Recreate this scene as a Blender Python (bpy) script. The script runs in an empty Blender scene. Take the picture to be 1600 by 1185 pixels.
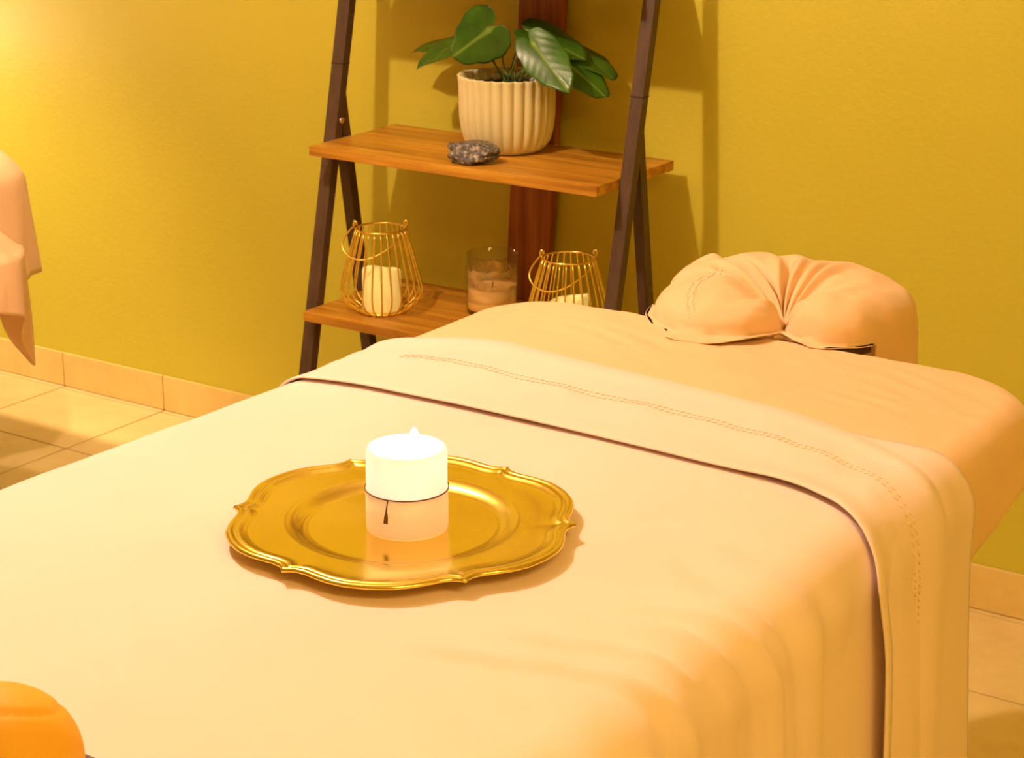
import bpy, math, random
from mathutils import Vector, Matrix, noise
random.seed(7)
PI = math.pi
scene = bpy.context.scene
C = scene.collection

# ------------------------------------------------------------------ camera
cam_d = bpy.data.cameras.new('camera')
cam = bpy.data.objects.new('camera', cam_d); C.objects.link(cam)
fw = Vector((-0.5237, 0.7941, -0.3085)).normalized()
rt = Vector((0.8341, 0.5516, 0.0036)); rt = (rt - fw*rt.dot(fw)).normalized()
up = rt.cross(fw).normalized()
M3 = Matrix((rt, up, -fw)).transposed()
CAM = Vector((0.0, -3.4226, 1.6))
cam.matrix_world = Matrix.Translation(CAM) @ M3.to_4x4()
cam_d.sensor_fit = 'HORIZONTAL'; cam_d.sensor_width = 36.0
cam_d.lens = 3061.54/1600*36.0
cam_d.clip_start = 0.05
cam_d.dof.use_dof = True; cam_d.dof.focus_distance = 2.05; cam_d.dof.aperture_fstop = 28
scene.camera = cam

# ------------------------------------------------------------------ exposure and world
vs = scene.view_settings
vs.view_transform = 'Standard'; vs.look = 'None'; vs.gamma = 1.0; vs.use_curve_mapping = False
vs.exposure = 0.0
w = bpy.data.worlds.new('world'); scene.world = w; w.use_nodes = True
w.node_tree.nodes['Background'].inputs[0].default_value = (0.05, 0.03, 0.01, 1)
w.node_tree.nodes['Background'].inputs[1].default_value = 0.2

# ------------------------------------------------------------------ lights of the room and added fill lights
def light(name, kind, loc, power, color, size=0.05, parent=None, rot=None, size_y=None):
    d = bpy.data.lights.new(name, kind); d.energy = power; d.color = color
    if kind == 'AREA':
        d.size = size
        if size_y: d.shape = 'RECTANGLE'; d.size_y = size_y
    else:
        d.shadow_soft_size = size
    o = bpy.data.objects.new(name, d); C.objects.link(o); o.location = loc
    if rot: o.rotation_euler = rot
    if parent:
        o.location = Vector(loc) - parent.location
        o.parent = parent
    return o
KEY_LOC = (-2.17, -1.62, 2.30); KEY_P = 100; KEY_C = (1.0, 0.72, 0.55)
FILL_LOC = (0.55, -2.75, 2.425); FILL_P = 36; FILL_C = (1.0, 0.63, 0.14)  # added soft fill for the shadows and the bed's right side
SCONCE_LOC = (-4.12, -0.30, 0.88); SCONCE_P = 6.5; SCONCE_C = (1.0, 0.82, 0.85)
FILL_SPOT_LOC = (-3.55, -1.15, 2.36); FILL_SPOT_P = 215; FILL_SPOT_C = (1.0, 0.70, 0.42)  # added fill spot, aimed down to brighten the left floor
CANDLE_P = 20; CANDLE_C = (1.0, 0.86, 0.90)

# ------------------------------------------------------------------ materials
def mat(name, col, rough=0.6, metal=0.0, spec=0.5):
    m = bpy.data.materials.new(name); m.use_nodes = True
    b = m.node_tree.nodes['Principled BSDF']
    b.inputs['Base Color'].default_value = (*col, 1); b.inputs['Roughness'].default_value = rough
    b.inputs['Metallic'].default_value = metal
    b.inputs['Specular IOR Level'].default_value = spec
    return m
def nd(m, t, **kw):
    n = m.node_tree.nodes.new(t)
    for k, v in kw.items(): setattr(n, k, v)
    return n
def lk(m, a, b): m.node_tree.links.new(a, b)
def bsdf(m): return m.node_tree.nodes['Principled BSDF']
def coords(m, scale=(1, 1, 1), kind='Object'):
    t = nd(m, 'ShaderNodeTexCoord'); mp = nd(m, 'ShaderNodeMapping'); mp.inputs['Scale'].default_value = scale
    lk(m, t.outputs[kind], mp.inputs['Vector']); return mp.outputs['Vector']
def ramp(m, fac, stops):
    r = nd(m, 'ShaderNodeValToRGB'); e = r.color_ramp.elements
    while len(e) < len(stops): e.new(0.5)
    for el, (p, c) in zip(e, stops): el.position = p; el.color = (*c, 1)
    lk(m, fac, r.inputs['Fac']); return r.outputs['Color']
def noise_tex(m, vec, scale, detail=3, rough=0.5):
    n = nd(m, 'ShaderNodeTexNoise'); n.inputs['Scale'].default_value = scale
    n.inputs['Detail'].default_value = detail; n.inputs['Roughness'].default_value = rough
    lk(m, vec, n.inputs['Vector']); return n.outputs['Fac']
def bump(m, h, strength, dist):
    b = nd(m, 'ShaderNodeBump'); b.inputs['Strength'].default_value = strength; b.inputs['Distance'].default_value = dist
    lk(m, h, b.inputs['Height']); lk(m, b.outputs['Normal'], bsdf(m).inputs['Normal'])

def wall_mat():
    m = mat('wall_paint', (0.60, 0.54, 0.055), 0.5, spec=0.3); v = coords(m)
    lk(m, ramp(m, noise_tex(m, v, 1.6), [(0.3, (0.585, 0.525, 0.052)), (0.7, (0.62, 0.555, 0.058))]), bsdf(m).inputs['Base Color'])
    bump(m, noise_tex(m, v, 75, 3, 0.55), 0.22, 0.005); return m
def tile_mat(name, dark, light_):
    m = mat(name, light_, 0.42, spec=0.35); v = coords(m)
    lk(m, ramp(m, noise_tex(m, v, 7, 6, 0.65), [(0.3, dark), (0.7, light_)]), bsdf(m).inputs['Base Color'])
    bump(m, noise_tex(m, v, 40, 4), 0.12, 0.004); return m
def wood_mat(name, dark, mid, light_, axis='X', rough=0.38):
    m = mat(name, mid, rough, spec=0.4)
    sc = {'X': (1.2, 22, 22), 'Z': (22, 22, 1.0)}[axis]
    v = coords(m, sc)
    f1 = noise_tex(m, v, 2.2, 5, 0.6)
    c1 = ramp(m, f1, [(0.34, dark), (0.5, mid), (0.66, light_)])
    v2 = coords(m, {'X': (3, 160, 160), 'Z': (160, 160, 3)}[axis])
    f2 = noise_tex(m, v2, 3, 2)
    mx = nd(m, 'ShaderNodeMix', data_type='RGBA', blend_type='MULTIPLY'); mx.inputs['Factor'].default_value = 0.35
    lk(m, c1, mx.inputs['A']); lk(m, ramp(m, f2, [(0.35, (0.55, 0.5, 0.45)), (0.6, (1, 1, 1))]), mx.inputs['B'])
    lk(m, mx.outputs['Result'], bsdf(m).inputs['Base Color'])
    bump(m, f2, 0.08, 0.001); return m
def cloth_mat(name, col, vary=0.06):
    m = mat(name, col, 0.62, spec=0.25); v = coords(m)
    lo = tuple(c*(1-vary) for c in col); hi = tuple(min(1, c*(1+vary)) for c in col)
    lk(m, ramp(m, noise_tex(m, v, 6, 5), [(0.3, lo), (0.7, hi)]), bsdf(m).inputs['Base Color'])
    bsdf(m).inputs['Sheen Weight'].default_value = 0.15
    bump(m, noise_tex(m, coords(m, (1, 1, 1)), 900, 2), 0.06, 0.0008); return m
def gold_mat(name, col, rough, aniso=0.0):
    m = mat(name, col, rough, 1.0); b = bsdf(m)
    v = coords(m)
    if aniso:
        b.inputs['Anisotropic'].default_value = aniso
        t = nd(m, 'ShaderNodeTangent', direction_type='RADIAL', axis='Z'); lk(m, t.outputs['Tangent'], b.inputs['Tangent'])
    f = noise_tex(m, v, 14, 4)
    mr = nd(m, 'ShaderNodeMapRange'); mr.inputs['To Min'].default_value = rough*0.8; mr.inputs['To Max'].default_value = rough*1.25
    lk(m, f, mr.inputs['Value']); lk(m, mr.outputs['Result'], b.inputs['Roughness']); return m

M = {}
M['wall'] = wall_mat()
M['ceiling'] = mat('ceiling_paint', (0.75, 0.66, 0.42), 0.8)
M['tile'] = tile_mat('floor_tile', (0.74, 0.56, 0.25), (0.86, 0.69, 0.33))
M['base_tile'] = tile_mat('skirting_tile', (0.74, 0.54, 0.18), (0.86, 0.66, 0.25))
M['grout'] = mat('grout', (0.30, 0.20, 0.09), 0.9)
M['shelf_wood'] = wood_mat('shelf_wood', (0.36, 0.15, 0.014), (0.54, 0.25, 0.024), (0.70, 0.36, 0.045), 'X', 0.36)
M['board_wood'] = wood_mat('board_wood', (0.22, 0.055, 0.010), (0.33, 0.095, 0.016), (0.42, 0.14, 0.025), 'Z', 0.5)
M['leg'] = wood_mat('dark_frame', (0.070, 0.038, 0.024), (0.086, 0.047, 0.030), (0.105, 0.060, 0.038), 'Z', 0.5)
M['screw'] = mat('screw_metal', (0.75, 0.6, 0.5), 0.35, 1.0)
M['gold_wire'] = gold_mat('gold_wire', (0.92, 0.68, 0.15), 0.28)
M['plate'] = gold_mat('brushed_gold', (0.88, 0.68, 0.15), 0.18, 0.55)
M['led_wax'] = mat('cream_wax', (0.92, 0.84, 0.38), 0.45)
bsdf(M['led_wax']).inputs['Subsurface Weight'].default_value = 0.3
bsdf(M['led_wax']).inputs['Emission Color'].default_value = (1.0, 0.72, 0.22, 1); bsdf(M['led_wax']).inputs['Emission Strength'].default_value = 0.32
bsdf(M['led_wax']).inputs['Subsurface Radius'].default_value = (0.02, 0.012, 0.006)
M['pot'] = mat('cream_ceramic', (0.72, 0.65, 0.36), 0.6, spec=0.3)
bump(M['pot'], noise_tex(M['pot'], coords(M['pot']), 160, 3), 0.15, 0.0015)
M['soil'] = mat('dark_soil', (0.05, 0.035, 0.02), 0.9)
bump(M['soil'], noise_tex(M['soil'], coords(M['soil']), 120, 4), 0.8, 0.01)
M['pebble'] = mat('pale_pebble', (0.7, 0.66, 0.6), 0.5)
M['stem'] = mat('green_stem', (0.12, 0.20, 0.04), 0.5)
M['sheet'] = cloth_mat('cream_sheet', (0.88, 0.69, 0.65), 0.03)
M['fitted'] = cloth_mat('peach_sheet', (0.84, 0.565, 0.34), 0.03)
M['pad'] = mat('table_pad', (0.25, 0.16, 0.1), 0.6)
M['steel'] = mat('table_metal', (0.3, 0.25, 0.2), 0.4, 0.8)
M['beech'] = wood_mat('table_leg_wood', (0.4, 0.24, 0.1), (0.5, 0.3, 0.14), (0.6, 0.38, 0.2), 'Z', 0.5)
M['twine'] = mat('brown_twine', (0.16, 0.06, 0.015), 0.9)
M['wick'] = mat('black_wick', (0.02, 0.015, 0.01), 0.9)
M['paper'] = mat('gold_paper', (0.90, 0.74, 0.46), 0.3, spec=0.6)
def paper_translucent(m):
    nt = m.node_tree; t = nt.nodes.new('ShaderNodeBsdfTranslucent'); t.inputs['Color'].default_value = (0.95, 0.78, 0.48, 1)
    mx = nt.nodes.new('ShaderNodeMixShader'); mx.inputs[0].default_value = 0.5
    nt.links.new(bsdf(m).outputs[0], mx.inputs[1]); nt.links.new(t.outputs[0], mx.inputs[2])
    nt.links.new(mx.outputs[0], nt.nodes['Material Output'].inputs[0])
paper_translucent(M['paper'])
M['amber'] = mat('amber_fabric', (0.82, 0.42, 0.035), 0.6, spec=0.3)
bump(M['amber'], noise_tex(M['amber'], coords(M['amber']), 26, 3), 0.3, 0.005)
M['bowl'] = wood_mat('dark_bowl_wood', (0.10, 0.03, 0.012), (0.15, 0.05, 0.02), (0.2, 0.07, 0.03), 'X', 0.5)
M['white_metal'] = mat('white_metal', (0.8, 0.78, 0.72), 0.4)

def leaf_mat():
    m = mat('glossy_leaf', (0.03, 0.08, 0.01), 0.33, spec=0.45)
    t = nd(m, 'ShaderNodeTexCoord'); s = nd(m, 'ShaderNodeSeparateXYZ'); lk(m, t.outputs['UV'], s.inputs[0])
    av = nd(m, 'ShaderNodeMath', operation='ABSOLUTE'); 
    sub = nd(m, 'ShaderNodeMath', operation='SUBTRACT'); sub.inputs[1].default_value = 0.5
    lk(m, s.outputs['Y'], sub.inputs[0]); lk(m, sub.outputs[0], av.inputs[0])
    ma = nd(m, 'ShaderNodeMath', operation='MULTIPLY_ADD'); ma.inputs[1].default_value = -0.75
    lk(m, av.outputs[0], ma.inputs[0]); lk(m, s.outputs['X'], ma.inputs[2])
    mu = nd(m, 'ShaderNodeMath', operation='MULTIPLY'); mu.inputs[1].default_value = 44; lk(m, ma.outputs[0], mu.inputs[0])
    sn = nd(m, 'ShaderNodeMath', operation='SINE'); lk(m, mu.outputs[0], sn.inputs[0])
    rib = nd(m, 'ShaderNodeMapRange'); rib.inputs['From Min'].default_value = 0.0; rib.inputs['From Max'].default_value = 0.035
    lk(m, av.outputs[0], rib.inputs['Value'])
    hs = nd(m, 'ShaderNodeMath', operation='MULTIPLY_ADD'); hs.inputs[1].default_value = 0.35
    lk(m, sn.outputs[0], hs.inputs[0]); lk(m, rib.outputs['Result'], hs.inputs[2])
    bump(m, hs.outputs[0], 0.07, 0.004)
    base = ramp(m, noise_tex(m, coords(m), 18, 3), [(0.35, (0.020, 0.070, 0.004)), (0.65, (0.045, 0.13, 0.008))])
    mx = nd(m, 'ShaderNodeMix', data_type='RGBA'); lk(m, rib.outputs['Result'], mx.inputs['Factor'])
    mx.inputs['A'].default_value = (0.16, 0.26, 0.04, 1); lk(m, base, mx.inputs['B'])
    ed = nd(m, 'ShaderNodeMapRange'); ed.inputs['From Min'].default_value = 0.465; ed.inputs['From Max'].default_value = 0.5
    lk(m, av.outputs[0], ed.inputs['Value'])
    sp = nd(m, 'ShaderNodeMath', operation='MULTIPLY'); lk(m, ed.outputs['Result'], sp.inputs[0])
    gt = nd(m, 'ShaderNodeMath', operation='GREATER_THAN'); gt.inputs[1].default_value = 0.56
    lk(m, noise_tex(m, coords(m), 45, 1), gt.inputs[0]); lk(m, gt.outputs[0], sp.inputs[1])
    mx2 = nd(m, 'ShaderNodeMix', data_type='RGBA'); lk(m, sp.outputs[0], mx2.inputs['Factor'])
    lk(m, mx.outputs['Result'], mx2.inputs['A']); mx2.inputs['B'].default_value = (0.45, 0.45, 0.05, 1)
    lk(m, mx2.outputs['Result'], bsdf(m).inputs['Base Color']); return m
M['leaf'] = leaf_mat()
def rock_mat():
    m = mat('speckled_rock', (0.2, 0.18, 0.16), 0.35, spec=0.6); v = coords(m)
    f = noise_tex(m, v, 110, 5, 0.75)
    lk(m, ramp(m, f, [(0.42, (0.035, 0.028, 0.025)), (0.53, (0.13, 0.11, 0.10)), (0.64, (0.62, 0.52, 0.46))]), bsdf(m).inputs['Base Color'])
    bump(m, f, 0.8, 0.004); return m
M['rock'] = rock_mat()
def glass_mat():
    m = bpy.data.materials.new('clear_glass'); m.use_nodes = True; nt = m.node_tree; nt.nodes.clear()
    o = nt.nodes.new('ShaderNodeOutputMaterial'); mix = nt.nodes.new('ShaderNodeMixShader')
    g = nt.nodes.new('ShaderNodeBsdfGlossy'); g.inputs['Roughness'].default_value = 0.04
    t = nt.nodes.new('ShaderNodeBsdfTransparent'); t.inputs['Color'].default_value = (0.93, 0.92, 0.88, 1)
    lw = nt.nodes.new('ShaderNodeLayerWeight'); lw.inputs['Blend'].default_value = 0.5
    pw = nt.nodes.new('ShaderNodeMath'); pw.operation = 'POWER'; pw.inputs[1].default_value = 3.5; nt.links.new(lw.outputs['Facing'], pw.inputs[0])
    f = nt.nodes.new('ShaderNodeMath'); f.operation = 'MULTIPLY_ADD'; f.inputs[1].default_value = 0.7; f.inputs[2].default_value = 0.04; nt.links.new(pw.outputs[0], f.inputs[0])
    nt.links.new(f.outputs[0], mix.inputs[0]); nt.links.new(t.outputs[0], mix.inputs[1]); nt.links.new(g.outputs[0], mix.inputs[2])
    nt.links.new(mix.outputs[0], o.inputs[0]); return m
M['glass'] = glass_mat()
def residue_mat():
    m = mat('waxy_residue', (0.88, 0.62, 0.28), 0.6); v = coords(m)
    f = noise_tex(m, v, 22, 4)
    r = nd(m, 'ShaderNodeMapRange'); r.inputs['From Min'].default_value = 0.42; r.inputs['From Max'].default_value = 0.62
    r.inputs['To Min'].default_value = 0.15; r.inputs['To Max'].default_value = 0.8
    lk(m, f, r.inputs['Value']); lk(m, r.outputs['Result'], bsdf(m).inputs['Alpha']); return m
M['residue'] = residue_mat()
M['peach_wax'] = mat('peach_wax', (0.92, 0.58, 0.18), 0.5)
def candle_wax():
    m = bpy.data.materials.new('translucent_wax'); m.use_nodes = True; nt = m.node_tree
    b = bsdf(m); b.inputs['Base Color'].default_value = (0.97, 0.95, 0.94, 1); b.inputs['Roughness'].default_value = 0.5
    t = nt.nodes.new('ShaderNodeBsdfTranslucent'); t.inputs['Color'].default_value = (0.98, 0.95, 0.94, 1)
    mx = nt.nodes.new('ShaderNodeMixShader'); mx.inputs[0].default_value = 0.5
    nt.links.new(b.outputs[0], mx.inputs[1]); nt.links.new(t.outputs[0], mx.inputs[2])
    nt.links.new(mx.outputs[0], nt.nodes['Material Output'].inputs[0]); return m
M['wax'] = candle_wax()
def emit(name, col, s):
    m = bpy.data.materials.new(name); m.use_nodes = True; nt = m.node_tree; nt.nodes.clear()
    o = nt.nodes.new('ShaderNodeOutputMaterial'); e = nt.nodes.new('ShaderNodeEmission')
    e.inputs[0].default_value = (*col, 1); e.inputs[1].default_value = s; nt.links.new(e.outputs[0], o.inputs[0]); return m
M['flame'] = emit('flame', (1.0, 0.85, 0.55), 14)
M['panel'] = emit('fill_face_glow', (1.0, 0.62, 0.25), 1.5)  # glowing face of the added fill panel

# ------------------------------------------------------------------ mesh helpers (all in world coordinates)
class MB:
    def __init__(s): s.v = []; s.f = []; s.uv = {}
    def grid(s, pts, close_u=False, close_v=False, uv=None):
        n = len(pts); k = len(pts[0]); b = len(s.v)
        for i, row in enumerate(pts):
            for j, p in enumerate(row):
                s.v.append(tuple(p))
                if uv: s.uv[b+i*k+j] = uv[i][j]
        for i in range(n if close_u else n-1):
            for j in range(k if close_v else k-1):
                a = b+i*k+j; c = b+((i+1) % n)*k+j; d = b+((i+1) % n)*k+(j+1) % k; e = b+i*k+(j+1) % k
                s.f.append((a, e, d, c))
        return s
    def fan(s, ring, centre, flip=False):
        b = len(s.v); s.v += [tuple(p) for p in ring]+[tuple(centre)]; n = len(ring)
        for i in range(n):
            t = (b+i, b+(i+1) % n, b+n); s.f.append(t[::-1] if flip else t)
        return s
    def box(s, x0, x1, y0, y1, z0, z1):
        return s.hexa([(x0, y0, z0), (x1, y0, z0), (x1, y1, z0), (x0, y1, z0), (x0, y0, z1), (x1, y0, z1), (x1, y1, z1), (x0, y1, z1)])
    def hexa(s, p):
        b = len(s.v); s.v += [tuple(q) for q in p]
        for f in ((0, 3, 2, 1), (4, 5, 6, 7), (0, 1, 5, 4), (1, 2, 6, 5), (2, 3, 7, 6), (3, 0, 4, 7)): s.f.append(tuple(b+i for i in f))
        return s
    def tube(s, path, r, n=8, closed=False):
        path = [Vector(p) for p in path]; rings = []; prev = None; L = len(path)
        for i, p in enumerate(path):
            a = path[(i-1) % L] if (closed or i > 0) else p; c = path[(i+1) % L] if (closed or i < L-1) else p
            t = (c-a).normalized()
            if prev is None:
                u = t.cross(Vector((0, 0, 1)) if abs(t.z) < 0.9 else Vector((1, 0, 0))).normalized()
            else:
                u = (prev - t*prev.dot(t)).normalized()
            prev = u; w_ = t.cross(u)
            rr = r[i] if isinstance(r, (list, tuple)) else r
            rings.append([p + (u*math.cos(2*PI*k/n)+w_*math.sin(2*PI*k/n))*rr for k in range(n)])
        s.grid(rings, close_u=closed, close_v=True)
        if not closed:
            s.fan(rings[0], path[0]); s.fan(rings[-1], path[-1], True)
        return s
    def lathe(s, c, prof, n=48, fx=None):
        rows = []
        for (r, z) in prof:
            rows.append([(c[0]+(fx(r, z, 2*PI*k/n) if fx else r)*math.cos(2*PI*k/n), c[1]+(fx(r, z, 2*PI*k/n) if fx else r)*math.sin(2*PI*k/n), c[2]+z) for k in range(n)])
        return s.grid(rows, close_v=True)
    def build(s, name, m, parent=None, smooth=True, bevel=0, sub=0, solid=0, angle=None):
        me = bpy.data.meshes.new(name)
        off = Vector((0, 0, 0))
        o = bpy.data.objects.new(name, me)
        if parent is not None:
            p = parent
            while p is not None: off += p.location; p = p.parent
            o.parent = parent
        me.from_pydata([tuple(Vector(v)-off) for v in s.v], [], s.f); me.update()
        import bmesh
        bm = bmesh.new(); bm.from_mesh(me)
        bmesh.ops.remove_doubles(bm, verts=bm.verts, dist=1e-6)
        bmesh.ops.recalc_face_normals(bm, faces=bm.faces); 
        if s.uv:
            ul = bm.loops.layers.uv.new('uv')
            bm.verts.ensure_lookup_table()
            for f in bm.faces:
                for l in f.loops:
                    l[ul].uv = s.uv.get(l.vert.index, (0, 0))
        bm.to_mesh(me); bm.free()
        me.materials.append(m)
        if smooth: me.shade_smooth()
        else: me.shade_flat()
        C.objects.link(o)
        if solid:
            md = o.modifiers.new('solid', 'SOLIDIFY'); md.thickness = solid; md.offset = 0
        if bevel:
            md = o.modifiers.new('bevel', 'BEVEL'); md.width = bevel; md.segments = 2; md.limit_method = 'ANGLE'
        if sub:
            md = o.modifiers.new('sub', 'SUBSURF'); md.levels = sub; md.render_levels = sub
        return o
def thing(name, label, cat, loc, group=None):
    o = bpy.data.objects.new(name, None); C.objects.link(o); o.location = loc; o.empty_display_size = 0.05
    return tag(o, label, cat, group)
def tag(o, label, cat, group=None):
    o['label'] = label; o['category'] = cat
    if group: o['group'] = group
    return o
def struct(o): o['kind'] = 'structure'; return o
def nz(x, y, z=0.0): return noise.noise(Vector((x, y, z)))
def sst(a, b, x):
    t = max(0.0, min(1.0, (x-a)/(b-a))); return t*t*(3-2*t)
def interp(xs, ys, x):
    if x <= xs[0]: return ys[0]
    for i in range(1, len(xs)):
        if x <= xs[i]:
            t = (x-xs[i-1])/(xs[i]-xs[i-1]); return ys[i-1]+(ys[i]-ys[i-1])*t
    return ys[-1]

# ------------------------------------------------------------------ room shell
X0, X1, Y0, Y1, ZC = -5.2, 1.6, -5.2, 0.0, 2.45
T = 0.35
struct(MB().box(X0, X1, Y1, Y1+0.1, -0.05, ZC).build('wall_back', M['wall'], smooth=False))
struct(MB().box(X0-0.1, X0, Y0, Y1+0.1, -0.05, ZC).build('wall_left', M['wall'], smooth=False))
struct(MB().box(X1, X1+0.1, Y0, Y1+0.1, -0.05, ZC).build('wall_right', M['wall'], smooth=False))
struct(MB().box(X0-0.1, X1+0.1, Y0-0.1, Y0, -0.05, ZC).build('wall_front', M['wall'], smooth=False))
struct(MB().box(X0-0.1, X1+0.1, Y0-0.1, Y1+0.1, ZC, ZC+0.1).build('ceiling', M['ceiling'], smooth=False))
# floor: grout bed with tiles
fl = struct(MB().box(X0-0.1, X1+0.1, Y0-0.1, Y1+0.1, -0.06, -0.003).build('floor', M['grout'], smooth=False))
mb = MB(); g = 0.0022
xs = [-3.65 + T*k for k in range(-5, 16)]
ys = [Y1, -0.0235] + [-0.3465-0.3465*k+0.0 for k in range(0, 15)]
for i in range(len(xs)-1):
    for j in range(len(ys)-1):
        mb.box(max(xs[i]+g, X0), min(xs[i+1]-g, X1), ys[j+1]+g, ys[j]-g, -0.004, 0.0)
mb.build('floor_tiles', M['tile'], fl, smooth=False, bevel=0.0012)
bs = struct(MB().box(X0, X1, -0.006, 0.0, 0.0, 0.089).build('baseboard_back', M['grout'], smooth=False))
mb = MB()
for i in range(len(xs)-1):
    mb.box(max(xs[i]+0.0016, X0), min(xs[i+1]-0.0016, X1), -0.0095, -0.001, 0.0015, 0.0912)
mb.build('baseboard_tiles', M['base_tile'], bs, smooth=False, bevel=0.001)

# ------------------------------------------------------------------ lamps out of the frame: spotlight and sconce, plus added fill spot and panel
sl = thing('ceiling_spotlight', 'small round ceiling spotlight above the gap between bed and shelf', 'lamp', (KEY_LOC[0], KEY_LOC[1], ZC))
MB().lathe((KEY_LOC[0], KEY_LOC[1], ZC), [(0.0, 0), (0.055, 0), (0.055, -0.012), (0.02, -0.018), (0.018, -0.07), (0.0, -0.07)], 24).build('housing', M['white_metal'], sl)
light('spot_bulb', 'POINT', KEY_LOC, KEY_P, KEY_C, 0.035, sl)
fill_spot = thing('ceiling_spotlight', 'small round fill spotlight added out of view above the left treatment table', 'lamp', (FILL_SPOT_LOC[0], FILL_SPOT_LOC[1], ZC))  # unseen fill light, added to lift the floor on the left
MB().lathe((FILL_SPOT_LOC[0], FILL_SPOT_LOC[1], ZC), [(0.0, 0), (0.055, 0), (0.055, -0.012), (0.02, -0.018), (0.018, -0.05), (0.0, -0.05)], 24).build('housing', M['white_metal'], fill_spot)
sp = light('spot_bulb', 'SPOT', FILL_SPOT_LOC, FILL_SPOT_P, FILL_SPOT_C, 0.05, fill_spot, (0.12, 0.20, 0))
sp.data.spot_size = math.radians(74); sp.data.spot_blend = 0.7
pl = thing('fill_panel', 'rectangular fill light panel added out of view by the foot of the bed', 'lamp', (FILL_LOC[0], FILL_LOC[1], ZC))  # unseen panel, added only as soft fill
MB().box(FILL_LOC[0]-0.62, FILL_LOC[0]+0.62, FILL_LOC[1]-0.32, FILL_LOC[1]+0.32, ZC-0.012, ZC-0.001).build('fill_frame', M['white_metal'], pl, smooth=False)
MB().box(FILL_LOC[0]-0.6, FILL_LOC[0]+0.6, FILL_LOC[1]-0.3, FILL_LOC[1]+0.3, ZC-0.016, ZC-0.01).build('fill_face', M['panel'], pl, smooth=False)
light('fill_light', 'AREA', FILL_LOC, FILL_P, FILL_C, 1.2, pl, (0, 0, 0), 0.6)
sc = thing('wall_sconce', 'bright globe wall lamp beside the left treatment table', 'lamp', (SCONCE_LOC[0], 0, SCONCE_LOC[2]))
mb = MB(); mb.tube([(SCONCE_LOC[0], -0.001, SCONCE_LOC[2]-0.1), (SCONCE_LOC[0], -0.02, SCONCE_LOC[2]-0.1)], 0.045, 20)
mb.tube([(SCONCE_LOC[0], -0.02, SCONCE_LOC[2]-0.1), (SCONCE_LOC[0], -0.26, SCONCE_LOC[2]-0.1), (SCONCE_LOC[0], -0.30, SCONCE_LOC[2]-0.06)], 0.009, 10).build('bracket', M['gold_wire'], sc)
SR = 0.055
M['bulb'] = emit('lamp_globe', SCONCE_C, SCONCE_P/(4*PI*PI*SR*SR))
MB().grid([[(SCONCE_LOC[0]+SR*math.sin(PI*a/20)*math.cos(2*PI*b/32), SCONCE_LOC[1]+SR*math.sin(PI*a/20)*math.sin(2*PI*b/32), SCONCE_LOC[2]+SR*math.cos(PI*a/20)) for b in range(32)] for a in range(21)], close_v=True).build('globe', M['bulb'], sc)

# ------------------------------------------------------------------ ladder shelf
ls = thing('ladder_shelf', 'dark A-frame ladder shelf with brown wooden boards against the wall', 'shelf', (-2.192, -0.2, 0))
XL, XR = -2.537, -1.847
legy = lambda z: -0.25+0.213*(z-0.818)
for z, yf in ((0.123, -0.41), (0.4681, -0.3713), (0.8132, -0.337), (1.17, -0.245), (1.515, -0.2)):
    MB().box(XL, XR, yf, -0.04, z-0.0204, z).build('shelf_board', M['shelf_wood'], ls, smooth=False, bevel=0.0012)
for xa, xb in ((XL-0.03, XL), (XR, XR+0.027)):
    d = 0.023
    z0, z1 = 0.0, 1.93
    MB().hexa([(xa, legy(z0), z0), (xb, legy(z0), z0), (xb, legy(z0)+d, z0), (xa, legy(z0)+d, z0),
               (xa, legy(z1), z1), (xb, legy(z1), z1), (xb, legy(z1)+d, z1), (xa, legy(z1)+d, z1)]).build('front_leg', M['leg'], ls, smooth=False, bevel=0.0012)
    by = lambda z: -0.203-0.155*(z-0.884)
    z1 = 0.905
    MB().hexa([(xa+0.002, by(z0)-0.024, z0), (xb-0.002, by(z0)-0.024, z0), (xb-0.002, by(z0), z0), (xa+0.002, by(z0), z0),
               (xa+0.002, by(z1)-0.024, z1), (xb-0.002, by(z1)-0.024, z1), (xb-0.002, by(z1), z1), (xa+0.002, by(z1), z1)]).build('back_leg', M['leg'], ls, smooth=False, bevel=0.0012)
    # crossbar joint collar line where the two leg sections meet
    MB().hexa([(xa-0.0006, legy(0.965)-0.0006, 0.965), (xb+0.0006, legy(0.965)-0.0006, 0.965), (xb+0.0006, legy(0.965)+d+0.0006, 0.965), (xa-0.0006, legy(0.965)+d+0.0006, 0.965),
               (xa-0.0006, legy(0.967)-0.0006, 0.967), (xb+0.0006, legy(0.967)-0.0006, 0.967), (xb+0.0006, legy(0.967)+d+0.0006, 0.967), (xa-0.0006, legy(0.967)+d+0.0006, 0.967)]).build('leg_joint', M['wick'], ls, smooth=False)
MB().tube([(XL-0.002, -0.227, 0.849), (XL+0.0025, -0.227, 0.849)], 0.0068, 16).build('screw', M['screw'], ls)
MB().tube([(XR-0.0025, -0.227, 0.849), (XR+0.002, -0.227, 0.849)], 0.0068, 16).build('screw', M['screw'], ls)
MB().box(XL, XR, legy(1.9)+0.001, legy(1.9)+0.02, 1.88, 1.905).build('top_rail', M['leg'], ls, smooth=False)

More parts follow.
